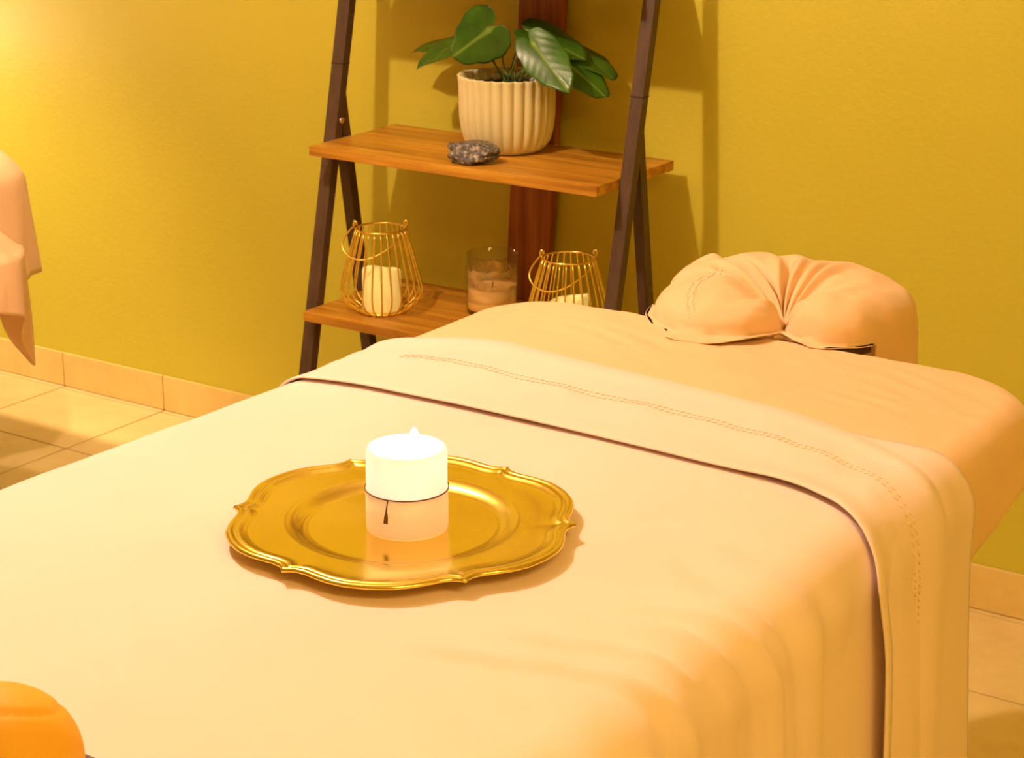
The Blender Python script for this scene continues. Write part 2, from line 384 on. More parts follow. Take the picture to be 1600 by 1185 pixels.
# reddish board leaning upright behind the shelf
zb0, zb1 = 0.0, 1.95
bx = lambda z: -2.2215+0.050*(z-1.1)
MB().hexa([(bx(zb0)-0.0005, -0.034, zb0), (bx(zb0)+0.1035, -0.034, zb0), (bx(zb0)+0.1035, -0.012, zb0), (bx(zb0), -0.012, zb0),
           (bx(zb1)-0.0005, -0.034, zb1), (bx(zb1)+0.1035, -0.034, zb1), (bx(zb1)+0.1035, -0.012, zb1), (bx(zb1), -0.012, zb1)])
tag(MB().hexa([(bx(zb0), -0.034, zb0), (bx(zb0)+0.1035, -0.034, zb0), (bx(zb0)+0.1035, -0.012, zb0), (bx(zb0), -0.012, zb0),
           (bx(zb1), -0.034, zb1), (bx(zb1)+0.1035, -0.034, zb1), (bx(zb1)+0.1035, -0.012, zb1), (bx(zb1), -0.012, zb1)]).build('wooden_board', M['board_wood'], None, smooth=False, bevel=0.001),
    'reddish brown wooden board standing upright on the wall behind the ladder shelf', 'board')

# ------------------------------------------------------------------ plant pot
PC = (-2.181, -0.137, 0.8132)
pot = thing('potted_plant', 'green leafy plant in a ribbed cream pot on the upper shelf', 'plant', PC)
NR = 27
prof = [(0.0, 0.0), (0.060, 0.0), (0.068, 0.002), (0.077, 0.010), (0.085, 0.024), (0.0905, 0.045), (0.0935, 0.07), (0.0945, 0.10), (0.0945, 0.13), (0.0955, 0.146), (0.0968, 0.151), (0.0955, 0.1535), (0.0925, 0.153), (0.0895, 0.150), (0.088, 0.14), (0.087, 0.12), (0.0, 0.118)]
def potfx(r, z, a):
    if r < 0.05: return r
    k = sst(0.0, 0.02, z) * (1 if r > 0.0915 or z < 0.12 else 0.5)
    c = abs(math.cos(NR*a/2+0.4))
    return r*1.025 + k*0.0080*(c**0.55 - 0.75) * (1.25 if z > 0.14 else 1)
MB().lathe(PC, prof, 27*14, potfx).build('pot', M['pot'], pot)
rows = []
for r in (0.0, 0.02, 0.04, 0.06, 0.075, 0.0865):
    rows.append([(PC[0]+r*math.cos(2*PI*k/40), PC[1]+r*math.sin(2*PI*k/40), PC[2]+0.132+0.010*nz(40*r*math.cos(2*PI*k/40), 40*r*math.sin(2*PI*k/40))) for k in range(40)])
MB().grid(rows, close_v=True).build('soil', M['soil'], pot)
random.seed(3)
for i, (dx, dy) in enumerate([(-0.03, 0.052), (-0.012, 0.06), (0.012, 0.058), (-0.05, 0.035), (0.035, 0.05), (0.0, 0.04)]):
    c = Vector((PC[0]+dx, PC[1]+dy, PC[2]+0.139)); mb = MB()
    rr = 0.0085+0.003*random.random()
    mb.grid([[c+Vector((rr*1.3*math.sin(PI*a/8)*math.cos(2*PI*b/12), rr*math.sin(PI*a/8)*math.sin(2*PI*b/12), rr*0.75*math.cos(PI*a/8))) for b in range(12)] for a in range(9)], close_v=True)
    mb.build('pebble', M['pebble'], pot)
def leaf(P0, P1, S, W, droop=0.06, fold=0.10, heart=False, root=None):
    P0 = Vector(P0); P1 = Vector(P1); ax = P1-P0; L = ax.length; ax.normalize()
    S = Vector(S); S = (S-ax*S.dot(ax)).normalized(); N = ax.cross(S)
    if N.dot(CAM-P0) < 0: N = -N
    pts = []; uv = []
    sd = random.random()*50
    fa = [0, 12, 30, 55, 85, 115, 140, 158, 170, 178]
    fr = [1.0, 0.90, 0.75, 0.67, 0.62, 0.52, 0.40, 0.26, 0.14, 0.04] if heart else [1.0, 0.95, 0.83, 0.72, 0.58, 0.40, 0.26, 0.17, 0.10, 0.03]
    # outline in units of half the length and width, kept heart shaped with a deep notch at the stalk
    nr_, na_ = 14, 96
    for i in range(nr_+1):
        t = i/nr_; row = []; ru = []
        for j in range(na_+1):
            ph = -178+356*j/na_
            r = sum(interp(fa, fr, abs(ph+d)) for d in (-5, 0, 5))/3
            r *= 1+0.018*math.sin(ph*0.22+sd)
            lx = r*t*math.cos(math.radians(ph)); ly = r*t*math.sin(math.radians(ph))
            x = L*lx; v = ly/0.64; y = W*v
            z = fold*W*abs(v)**0.8*0.9 - droop*L*lx*abs(lx)*1.0 + 0.035*L*math.sin(5*lx+sd)*abs(v) - 0.16*W*v*v
            row.append(P0+ax*x+S*y+N*z); ru.append((lx, 0.5+v/2))
        pts.append(row); uv.append(ru)
    o = MB().grid(pts, uv=uv).build('leaf', M['leaf'], pot, solid=0.0006)
    # petiole from the soil to the leaf base
    r0 = Vector(root) if root else Vector((PC[0]+0.02*nz(sd, 1), PC[1]+0.02*nz(sd, 2), PC[2]+0.13))
    pth = []
    P0b = P0 - N*0.0015
    mid = Vector((r0.x*0.45+P0b.x*0.55, r0.y*0.45+P0b.y*0.55, max(P0b.z, r0.z)+0.008))
    for k in range(13):
        t = k/12; pth.append(r0*(1-t)**2+mid*2*t*(1-t)+P0b*t*t)
    MB().tube(pth, 0.0016, 8).build('stem', M['stem'], pot)
random.seed(11)
leaf([-2.1883, -0.19, 1.062], [-2.2690, -0.205, 0.9945], [0.0417, 0.012, -0.0494], 0.059, 0.05, 0.08, heart=True)
leaf([-2.0701, -0.215, 1.0463], [-1.9618, -0.25, 0.9713], [0.0357, 0.04, 0.0401], 0.045, 0.06, 0.18)
leaf([-2.1187, -0.150, 1.0575], [-1.9974, -0.13, 1.0191], [-0.012, 0.045, 0.028], 0.046, 0.08, 0.18)
leaf([-2.0541, -0.100, 1.0257], [-1.9499, -0.088, 0.9756], [-0.012, 0.038, 0.014], 0.040, 0.08, 0.15)
leaf([-2.0408, -0.150, 1.0080], [-1.9475, -0.125, 0.9459], [-0.0049, 0.045, 0.030], 0.044, 0.08, 0.15)
leaf([-2.2852, -0.150, 1.0277], [-2.3967, -0.16, 0.966], [-0.035, 0.045, 0.022], 0.036, 0.05, 0.25)
leaf([-2.3000, -0.110, 1.0325], [-2.4509, -0.10, 0.9903], [-0.0215, 0.045, 0.010], 0.036, 0.06, 0.15)
random.seed(5)
for k in range(10):
    a = k*2.4; p0 = Vector((PC[0]+0.03+0.012*math.cos(a), PC[1]-0.01+0.012*math.sin(a), PC[2]+0.13))
    p1 = p0+Vector((0.02*math.cos(a), 0.02*math.sin(a), 0.03+0.012*random.random()))
    MB().tube([p0, (p0+p1)/2+Vector((0, 0, 0.008)), p1], [0.0016, 0.0014, 0.0007], 6).build('stem', M['stem'], pot)

# ------------------------------------------------------------------ rock
random.seed(2)
RC = Vector((-2.161, -0.287, 0.8132)); mb = MB(); rows = []
for a in range(25):
    th = PI*a/24; row = []
    for b in range(48):
        ph = 2*PI*b/48
        d = Vector((math.sin(th)*math.cos(ph), math.sin(th)*math.sin(ph), math.cos(th)))
        q = 1+0.28*noise.noise(d*1.6+Vector((3.1, 0, 0)))+0.12*noise.noise(d*4.2)
        p = Vector((d.x*0.054*q*(1+0.15*d.z), d.y*0.034*q, d.z*0.024*q))
        p.z = max(-0.0185, min(p.z, 0.0195+0.12*p.x*0.2))
        if d.x > 0: p.z *= (1-0.45*d.x); 
        p = Vector((p.x*0.86-p.y*0.35, p.x*0.35+p.y*0.86, p.z))
        fn = Vector((0.28, -0.77, 0.57)); q2 = p.dot(fn)-0.0225
        if q2 > 0: p = p-fn*q2*0.9
        row.append(RC+p*1.10+Vector((0, 0, 0.0205)))
    rows.append(row)
mb.grid(rows, close_v=True)
tag(mb.build('crystal_rock', M['rock'], None, smooth=False), 'dark speckled rough stone lying in front of the plant pot on the upper shelf', 'stone')

# ------------------------------------------------------------------ wire lanterns on the lower shelf
def ring(c, r, z, n=48): return [(c[0]+r*math.cos(2*PI*k/n), c[1]+r*math.sin(2*PI*k/n), c[2]+z) for k in range(n)]
def lantern(c, hang, label, rot):
    t = thing('wire_lantern', label, 'lantern', c, 'gold wire lanterns on the lower shelf')
    wr = 0.0018
    for k in range(26):
        a = 2*PI*k/26+rot; ca, sa = math.cos(a), math.sin(a)
        pr = [(0.050, 0.003), (0.066, 0.012), (0.079, 0.026), (0.0848, 0.042), (0.0838, 0.058), (0.0705, 0.112), (0.0515, 0.1755)]
        # smooth the profile
        pp = []
        for i in range(len(pr)-1):
            for s_ in range(4):
                u = s_/4
                p0 = pr[max(i-1, 0)]; p1 = pr[i]; p2 = pr[i+1]; p3 = pr[min(i+2, len(pr)-1)]
                f = lambda q0, q1, q2, q3: 0.5*((2*q1)+(-q0+q2)*u+(2*q0-5*q1+4*q2-q3)*u*u+(-q0+3*q1-3*q2+q3)*u**3)
                pp.append((f(p0[0], p1[0], p2[0], p3[0]), f(p0[1], p1[1], p2[1], p3[1])))
        pp.append(pr[-1])
        MB().tube([(c[0]+r*ca, c[1]+r*sa, c[2]+z) for r, z in pp], wr, 6).build('cage_wire', M['gold_wire'], t)
    MB().tube(ring(c, 0.0505, 0.1765), 0.0021, 8, True).build('top_ring', M['gold_wire'], t)
    MB().tube(ring(c, 0.050, 0.0026), 0.0026, 8, True).build('base_ring', M['gold_wire'], t)
    MB().lathe(c, [(0, 0.002), (0.048, 0.002), (0.048, 0.004), (0, 0.004)], 40).build('base_plate', M['gold_wire'], t)
    # bail handle, pivoting on two hooks on the view-facing left and right of the ring
    ax = Vector((0.80, 0.60, 0)); o_ = Vector(c)+Vector((0, 0, 0.181))
    out = Vector(hang).normalized()
    for sgn in (-1, 1):
        h = o_+ax*sgn*0.0525
        hk = [h+Vector((0, 0, -0.004)), h+ax*sgn*0.003+Vector((0, 0, 0.006)), h+ax*sgn*0.001+Vector((0, 0, 0.012)), h-ax*sgn*0.003+Vector((0, 0, 0.010)), h-ax*sgn*0.003+Vector((0, 0, 0.004))]
        MB().tube(hk, 0.0026, 8).build('hook', M['gold_wire'], t)
    pth = []
    for k in range(33):
        a = PI*k/32
        bow = 0.0545*(1+0.50*math.sin(a))
        pth.append(o_+Vector((0, 0, 0.004))-ax*math.cos(a)*bow*0.97+out*math.sin(a)*0.092+Vector((0, 0, 0.006*math.sin(2*a)**2)))
    MB().tube(pth, 0.0019, 8).build('handle', M['gold_wire'], t)
    return t
def led_candle(c, label, rot):
    n = 64; rows = []
    top = lambda a: 0.086+0.012*math.sin(a+rot)+0.004*math.sin(2*a+rot*1.7)
    R_ = 0.0405
    for k_, zf in ((0.0, 0), (0.92, 0), (1.0, 0.03), (1.0, 0.5), (1.0, 0.96)):
        rows.append([(c[0]+R_*k_*math.cos(2*PI*j/n), c[1]+R_*k_*math.sin(2*PI*j/n), c[2]+zf*top(2*PI*j/n)) for j in range(n)])
    for k_, dz in ((0.97, 0.001), (0.9, 0.0), (0.8, -0.004), (0.6, -0.010), (0.3, -0.014), (0.0, -0.016)):
        rows.append([(c[0]+R_*k_*math.cos(2*PI*j/n), c[1]+R_*k_*math.sin(2*PI*j/n), c[2]+(top(2*PI*j/n)+dz)*min(1, k_/0.8)+(0.078)*(1-min(1, k_/0.8))) for j in range(n)])
    o = MB().grid(rows, close_v=True).build('pillar_candle', M['led_wax'])
    return tag(o, label, 'candle', 'cream pillar candles in the lanterns')
LA = (-2.405, -0.272, 0.4681); LB = (-1.953, -0.262, 0.4681)
HG = (0.0015, -0.0585, -0.052)
lantern(LA, HG, 'gold wire lantern at the left end of the lower shelf, fully in view', 0.05)
lantern(LB, HG, 'gold wire lantern beside the glass candle, half hidden behind the bed', 0.11)
led_candle((LA[0], LA[1], LA[2]+0.0045), 'cream pillar candle with wavy top inside the left wire lantern', 2.6)
led_candle((LB[0], LB[1], LB[2]+0.0045), 'cream pillar candle inside the right wire lantern, only its tip showing', 1.0)

# ------------------------------------------------------------------ glass jar candle
GC = (-2.208, -0.150, 0.4681)
gj = thing('jar_candle', 'peach wax candle in a clear glass tumbler between the two wire lanterns', 'candle', GC)
MB().lathe(GC, [(0.0, 0.0), (0.051, 0.0), (0.054, 0.004), (0.0545, 0.05), (0.0545, 0.126), (0.0535, 0.1275), (0.0522, 0.126), (0.0522, 0.05), (0.051, 0.008), (0.0, 0.007)], 64).build('glass', M['glass'], gj)
rows = []
for r, z in ((0, 0.0075), (0.0505, 0.0085), (0.0515, 0.012), (0.0517, 0.058), (0.049, 0.0555), (0.03, 0.053), (0.0, 0.052)):
    rows.append([(GC[0]+r*math.cos(2*PI*k/48), GC[1]+r*math.sin(2*PI*k/48), GC[2]+z+(0.003*math.sin(2*PI*k/48*2) if z > 0.05 and r > 0 else 0)) for k in range(48)])
MB().grid(rows, close_v=True).build('wax', M['peach_wax'], gj)
rows = []
for f_ in range(9):
    rows.append([(GC[0]+0.0519*math.cos(2*PI*k/96), GC[1]+0.0519*math.sin(2*PI*k/96), GC[2]+0.056+f_/8*(0.040+0.012*nz(3*math.cos(2*PI*k/96), 3*math.sin(2*PI*k/96)))) for k in range(96)])
MB().grid(rows, close_v=True).build('wax_residue', M['residue'], gj)
MB().tube([(GC[0], GC[1], GC[2]+0.05), (GC[0]+0.001, GC[1], GC[2]+0.066)], 0.0012, 6).build('wick', M['wick'], gj)

# ------------------------------------------------------------------ massage table and its linen
BX0, BX1, BY0, BY1, BZ = -1.606, -0.735, -2.95, -0.985, 0.80
mt = thing('massage_table', 'padded massage table under cream sheets in the middle of the room', 'massage table', ((BX0+BX1)/2, -1.95, 0))
def slab(x0, x1, y0, y1, zt, zb, rc, r, nx=60, ny=110, f=None, side=None, nside=8, tuck=None):
    # rounded-rectangle slab: a dense top grid mapped on a rounded outline, then a skirt
    hx, hy = (x1-x0)/2, (y1-y0)/2; cx, cy = (x0+x1)/2, (y0+y1)/2
    def warp(k, n): 
        u = -1+2*k/n; return math.copysign(1-(1-abs(u))**1.5, u) if True else u
    rows = []
    def mp(u, v):
        x, y = u*hx, v*hy; ax_, ay_ = abs(x)-(hx-rc), abs(y)-(hy-rc)
        if ax_ > 0 and ay_ > 0:
            a, b = ax_/rc, ay_/rc
            a2, b2 = a*math.sqrt(1-b*b/2), b*math.sqrt(1-a*a/2)
            dd = 1-math.hypot(a2, b2)
            x = math.copysign(hx-rc+a2*rc, x); y = math.copysign(hy-rc+b2*rc, y); d = dd*rc
        else: d = min(hx-abs(x), hy-abs(y))
        return x, y, max(d, 0.0)
    for i in range(nx+1):
        row = []
        for j in range(ny+1):
            x, y, d = mp(warp(i, nx), warp(j, ny))
            z = zt - ((r-math.sqrt(max(0, r*r-(r-d)**2))) if d < r else 0)
            X, Y = cx+x, cy+y
            if tuck: q = sst(*tuck, Y); X = cx+x*(1-0.035*q); z -= 0.004*q
            if f: z += f(X, Y)*sst(0, r, d)
            row.append((X, Y, z))
        rows.append(row)
    mb = MB().grid(rows)
    loop = [(i, 0) for i in range(nx)]+[(nx, j) for j in range(ny)]+[(i, ny) for i in range(nx, 0, -1)]+[(0, j) for j in range(ny, 0, -1)]
    ring_ = [rows[i][j] for i, j in loop]; sk = []
    for k in range(nside+1):
        t = k/nside; rr = []
        for p in ring_:
            dx, dy = p[0]-cx, p[1]-cy
            ox, oy = (side(p, t) if side else (0, 0))
            zb_ = zb(p) if callable(zb) else zb
            rr.append((p[0]+ox, p[1]+oy, p[2]+(zb_-p[2])*t))
        sk.append(rr)
    mb.grid(sk, close_v=True)
    return mb, ring_
mb, rg = slab(BX0+0.03, BX1-0.03, BY0+0.02, BY1-0.02, BZ-0.012, BZ-0.085, 0.13, 0.04, 24, 40)
mb.fan([(p[0], p[1], BZ-0.085) for p in rg], (-1.165, -1.95, BZ-0.085)).build('pad', M['pad'], mt)
MB().box(BX0+0.06, BX1-0.06, BY0+0.08, BY1-0.1, BZ-0.15, BZ-0.086).build('frame', M['beech'], mt, smooth=False, bevel=0.004)
for x in (BX0+0.10, BX1-0.14):
    for y in (BY0+0.16, BY1-0.30):
        MB().box(x, x+0.04, y, y+0.05, 0.0, BZ-0.15).build('leg', M['beech'], mt, smooth=False, bevel=0.003)
# fitted sheet
def top_wr(X, Y):
    a = sst(-1.36, -1.18, Y)
    z = 0.0016*nz(X*7, Y*9, 2)+0.0009*nz(X*21+Y*14, Y*20-X*5, 5)
    # fine creases on the head end
    c = nz((X*0.55+Y)*46, (X-Y*0.5)*9, 8.0); z += a*0.0060*max(0, 0.35-abs(c))*(0.5+1.2*nz(X*5, Y*6, 3))*sst(-1.55, -1.3, X)
    c2 = nz((X*0.3+Y)*26, (X-Y*0.4)*6, 18.0); z += a*0.0060*max(0, 0.3-abs(c2))*(0.5+1.5*nz(X*6, Y*5, 31))
    return z + 0.006*(1-((X+1.165)/0.48)**4)
def fit_side(p, t):
    n_ = 0.010*nz(p[0]*9, p[1]*9, t*1.5)*(1-sst(-1.36, -1.45, p[1]))
    k = math.sin(PI*min(1, t*0.9))
    fl_ = (0.006*k - 0.03*max(0, t-0.75)*4*0.25)
    dx = 1 if p[0] > -0.80 else (-1 if p[0] < -1.53 else 0)
    dy = 1 if p[1] > -1.06 else 0
    return (dx*(fl_+n_*t), dy*(fl_+n_*t))
mb, rg = slab(BX0, BX1, BY0, BY1, BZ, lambda p: 0.700-0.055*sst(-1.17, -1.36, p[1])+0.008*nz(p[0]*6, p[1]*6), 0.14, 0.045, 130, 220, top_wr, fit_side, 12, (-1.36, -1.52))
tag(mb.build('fitted_sheet', M['fitted'], None, solid=0.0015), 'peach fitted sheet stretched over the head end of the massage table', 'sheet')

# top sheet: cross-section running over the table and down both sides
SC, HWL, HWR = -1.165, 0.462, 0.43
def section(s, off, R_=0.055, Y=-1.5):
    # s: signed distance from the middle of the table, returns x, z, normal
    cx = SC; hw = HWR if s >= 0 else interp([-2.0, -1.5], [HWL, 0.437], Y)
    if s < 0: R_ = 0.045
    a = abs(s); sg = 1 if s >= 0 else -1
    flat = hw-R_; arc = R_*PI/2
    if a < flat:
        z = BZ+0.006*(1-(a/0.48)**4); x = a; n = (0, 1)
    elif a < flat+arc:
        t = (a-flat)/R_; x = flat+R_*math.sin(t); z = BZ-R_+R_*math.cos(t)+0.006*(1-(flat/0.48)**4)*(1-t/1.5708); n = (math.sin(t), math.cos(t))
    else:
        d = a-flat-arc; x = hw+0.02*sst(0, 0.5, d)+0.012*d; z = BZ-R_-d; n = (1, 0)
    return cx+sg*(x+n[0]*off), z+n[1]*off, (sg*n[0], n[1]), a-(flat)
def folds(s, Y, z):
    # drape folds on the camera side of the bed: displacement along the normal
    cx = s - (HWR-0.055)
    o = 0.0
    if s > 0:
        k = sst(-0.13, 0.10, cx)
        sh = Y + 0.42*max(0, -cx)**1.15*1.0 - 0.16*sst(0.0, -0.2, cx)
        fade = sst(-2.45, -2.05, Y)*sst(-1.60, -1.78, Y)
        o += k*fade*0.0050*math.sin(2*PI*sh/0.082+1.3*nz(Y*5, 3))*(0.55+0.9*nz(Y*6, 9.3)+0.3)
        o += sst(-0.02, 0.3, cx)*0.012*math.sin(2*PI*Y/0.31+0.9)
        o += k*0.004*nz(sh*26, cx*3, 4.0)
        # a few ridges rolling over the edge
        for y0, wd, am, c0, c1 in ((-2.005, 0.012, 0.0055, -0.20, 0.0), (-2.06, 0.016, 0.006, -0.24, 0.02), (-1.90, 0.010, 0.004, -0.14, 0.25), (-1.86, 0.010, 0.0035, -0.10, 0.3), (-1.95, 0.012, 0.004, -0.12, 0.12)):
            yy = y0+0.28*min(0.1, max(-0.3, cx))
            o += 1.5*am*math.exp(-((Y-yy)/(wd*0.65))**2)*sst(c0, c0+0.1, cx)*(1-sst(c1, c1+0.15, cx))
    o += 0.0022*nz(s*4, Y*4, 7)+0.0011*nz(s*9+Y*6, Y*11, 3)
    return o
def svals(smax0, smax1, n):
    return [smax0+(smax1-smax0)*k/n for k in range(n+1)]
S_NEG, S_POS = -0.80, 0.93
rows = []
NS, NY = 260, 200
for i in range(NS+1):
    s = S_NEG+(S_POS-S_NEG)*i/NS; row = []
    for j in range(NY+1):
        Y = -2.97+(-1.335+2.97)*j/NY
        x, z, n, _ = section(s, 0.0055, Y=Y)
        d = folds(s, Y, z)
        # the sheet sinks slightly along the near edge of the cuff
        d = max(d, -0.0035)+0.006*(1-n[1])
        row.append((x+n[0]*d, Y, z+n[1]*d))
    rows.append(row)
ts = MB().grid(rows).build('top_sheet', M['sheet'], None, solid=0.0015)
tag(ts, 'cream top sheet spread over the massage table with its upper edge folded back', 'sheet')
# folded-back cuff
hx_ = [-0.80, -0.42, -0.36, -0.28, -0.13, 0.07, 0.20, 0.33, 0.40, 0.48, 0.58, 0.95]
hy_ = [-1.40, -1.345, -1.312, -1.272, -1.292, -1.308, -1.325, -1.372, -1.415, -1.432, -1.435, -1.46]
nx_ = [-0.80, -0.42, -0.37, -0.31, -0.17, 0.0, 0.11, 0.30, 0.37, 0.45, 0.53, 0.62, 0.95]
ny_ = [-1.58, -1.552, -1.540, -1.532, -1.531, -1.532, -1.536, -1.545, -1.577, -1.638, -1.632, -1.634, -1.65]
def smooth_interp(xs_, ys_, x):
    return sum(interp(xs_, ys_, x+d) for d in (-0.03, -0.015, 0, 0.015, 0.03))/5
rows = []
NC = 44
for i in range(NS+1):
    s = S_NEG+(S_POS-S_NEG+0.01)*i/NS; row = []
    yh = smooth_interp(hx_, hy_, s); yn = smooth_interp(nx_, ny_, s) if not 0.35 < s < 0.5 else interp(nx_, ny_, s)
    ed = HWR-0.055
    lift = 0.0075+0.004*nz(s*5, 2)+0.008*sst(0.2, 0.40, s)+0.012*sst(0.40, 0.55, s)
    for j in range(NC+8):
        if j < NC:
            v = j/(NC-1); Y = yn+(yh-yn)*v
            o = 0.0095+lift*math.exp(-(v/0.10)**2*0.5)*0.55+0.003*math.sin(PI*v)
            o += 0.0045*math.exp(-((v-0.90)/0.10)**2)
            o += 0.0028*nz(s*7, Y*12, 12)*(0.4+math.sin(PI*v))
            # puckers along the hem stitching
            o += 0.0034*math.exp(-((v-0.50)/0.13)**2)*nz(s*26, v*5, 2)
            o += 0.010*sst(ed, ed+0.12, s)*math.exp(-((v-0.80)/0.16)**2)
            o += 0.007*sst(ed, ed+0.15, s)*math.sin(v*9+1.0+1.2*s)
            x, z, n, _ = section(s, 0)
            row.append((x+n[0]*o, Y, z+n[1]*o))
            last = (x, n, o, Y, z)
        else:
            # roll under at the head side
            t = (j-NC+1)/8; x, n, o, Y, z = last
            oo = 0.0048+(o-0.0048)*(0.5+0.5*math.cos(PI*t)); Y2 = Y+0.006*math.sin(PI*t)-0.02*max(0, t-0.5)
            row.append((x+n[0]*oo, Y2, z+n[1]*oo))
    # near edge: turn under into a thick double hem
    x, z, n, _ = section(s, 0)
    e = row[0]; o0 = (Vector(e)-Vector((x, e[1], z))).length
    pre = []
    for t in (1.0, 0.75, 0.5, 0.25):
        oo = o0-0.0035*(1-math.cos(PI*t))/1.0*0.5
        Y2 = e[1]-0.0022*math.sin(PI*t)+0.02*max(0, t-0.5)*2
        pre.append((x+n[0]*oo, Y2, z+n[1]*oo))
    rows.append(pre+row)
cuff = MB().grid(rows).build('folded_cuff', M['sheet'], ts, solid=0.0012)
# hemstitching: two rows of tiny threads along the cuff
def cuffpt(s, v, lift=0.0009):
    i = min(NS, max(0, (s-S_NEG)/(S_POS-S_NEG+0.01)*NS)); i0 = int(i); i1 = min(NS, i0+1); f = i-i0
    j = 4+v*(NC-1); j0 = int(j); g_ = j-j0
    def P(a, b): return Vector(rows[a][b])
    p = (P(i0, j0)*(1-f)+P(i1, j0)*f)*(1-g_)+(P(i0, j0+1)*(1-f)+P(i1, j0+1)*f)*g_
    x, z, n, _ = section(s, 0)
    return p+Vector((n[0], 0, n[1]))*lift
mb = MB(); s = -0.34
while s < 0.85:
    for dv in (0.0, 0.042):
        a = cuffpt(s, 0.52+dv); b = cuffpt(s+0.0048, 0.52+dv+0.012)
        mb.tube([a, (a+b)/2, b], 0.0007, 4)
    s += 0.0085
mb.build('hem_stitching', M['fitted'], cuff)

# ------------------------------------------------------------------ face cradle at the head of the bed
FC = Vector((-1.165, -0.942, 0.0))
fc = thing('face_cradle', 'peach covered horseshoe face cradle at the head of the massage table', 'headrest', (FC.x, FC.y, 0.70))
ta = [-180, -150, -122, -105, -90, -78, -66, -54, -42, -25, 0, 45, 90, 135, 180]
tr = [0.190, 0.190, 0.168, 0.135, 0.105, 0.080, 0.060, 0.085, 0.125, 0.148, 0.155, 0.200, 0.235, 0.243, 0.190]
PL = [(84, 5, 0.008), (97, 4, 0.010), (109, 4.5, 0.013), (122, 5.5, 0.018), (137, 5, 0.030), (151, 5.5, 0.020), (166, 4, 0.010), (70, 6, 0.006), (-172, 5, 0.006), (45, 8, 0.005)]
NA, NRR = 420, 60
rows = []
def cradle(k):
    deg = -180+360*k/NA; th = math.radians(deg)
    R_ = sum(interp(ta, tr, ((deg+d+180) % 360)-180) for d in (-6, -3, 0, 3, 6))/5
    front = math.exp(-((deg+90)/(52 if deg > -90 else 40))**4)
    notch = math.exp(-((deg+67)/15)**2)
    col = []
    for j in range(NRR+1):
        r = j/NRR
        base = 0.800
        H = 0.066-0.012*front
        qq = max(0.0, (r-0.5)/0.5)
        z = base + H*sst(-0.12, 0.52, r) - H*(0.80-0.1*front)*(1-math.sqrt(max(0.0, 1-qq**2.4)))
        z -= (0.052*notch)*sst(0.0, 0.25, r)*(1-0.4*sst(0.5, 1.0, r))
        z = max(z, 0.800)
        for a0, wd, am in PL:
            dd = (deg-a0-8*math.sin(r*4+a0))
            g_ = sst(0.02, 0.16, r)*(1-sst(0.40, 1.0, r))
            z -= am*math.exp(-(dd/(wd*(0.55+0.6*r)))**2)*g_
            z += 0.35*am*math.exp(-((dd-wd*1.5)/(wd*1.1))**2)*g_
        z += 0.004*nz(6*r*math.cos(th), 6*r*math.sin(th), 4.5)*sst(0.1, 0.5, r)+0.010*math.exp(-((deg-160)/35)**2)*sst(0.4, 0.8, r)
        rr = R_*(r if r < 0.5 else 0.5+0.5*math.sin((r-0.5)/0.5*PI/2)) if False else R_*r
        col.append((FC.x+rr*math.cos(th), FC.y+rr*math.sin(th), z))
    # skirt
    x, y, z = col[-1]
    hang = 0.135*(1-front) + 0.0
    for j in range(1, 15):
        t = j/14
        leftf = math.exp(-(((deg-180) % 360-0)/40)**2)+math.exp(-(((180-deg) % 360)/40)**2)
        ofs = 0.006*math.sin(PI*t)+0.006*t*nz(deg*0.09, t*2, 3)*2+0.012*min(1, leftf)*t*(1-front)
        # over the bed the hem lies on the sheet as a lip, elsewhere it hangs down
        wl = sst(0.2, 0.8, front)
        rr2 = R_ + 0.036*t*(1-0.9*notch)+0.005*nz(deg*0.15, t)
        lip = Vector((FC.x+rr2*math.cos(th), FC.y+rr2*math.sin(th), max(z-0.030*t, 0.8135)+0.004*math.sin(deg*0.13)*t))
        hng = Vector((x+ofs*math.cos(th), y+ofs*math.sin(th), z-hang*t))
        p_ = hng*(1-wl)+lip*wl
        if p_.y < -0.972: p_.z = max(p_.z, 0.8095)
        col.append(tuple(p_))
    return col
rows = [cradle(k) for k in range(NA)]
ccv = MB().grid(rows, close_u=True).build('cradle_cover', M['fitted'], fc, solid=0.0015)
mb = MB()
for q_ in range(46):
    t = q_/45; k_ = int((356+62*t)/360*NA) % NA; k2 = (k_+1) % NA
    for dj in (0, 3):
        j_ = int((0.60+0.36*t*t)*NRR)-dj
        a = Vector(rows[k_][j_]); b = Vector(rows[k2][min(NRR, j_+1)])
        mb.tube([a+Vector((0, 0, 0.0012)), a*0.4+b*0.6+Vector((0, 0, 0.0014))], 0.0008, 4)
mb.build('hem_stitching', M['sheet'], ccv)
for s_ in (-1, 1):
    MB().tube([(FC.x+s_*0.09, FC.y-0.16, 0.690), (FC.x+s_*0.09, FC.y+0.02, 0.690), (FC.x+s_*0.09, FC.y+0.05, 0.72), (FC.x+s_*0.09, FC.y+0.06, 0.775)], 0.008, 10).build('support_bracket', M['steel'], fc)

mb = MB(); pth = []
for k in range(25):
    a = math.radians(-60+300*k/24); pth.append((FC.x+0.12*math.cos(a), FC.y+0.04+0.12*math.sin(a), 0.795))
mb.tube(pth, 0.018, 10).build('cushion', M['pad'], fc)

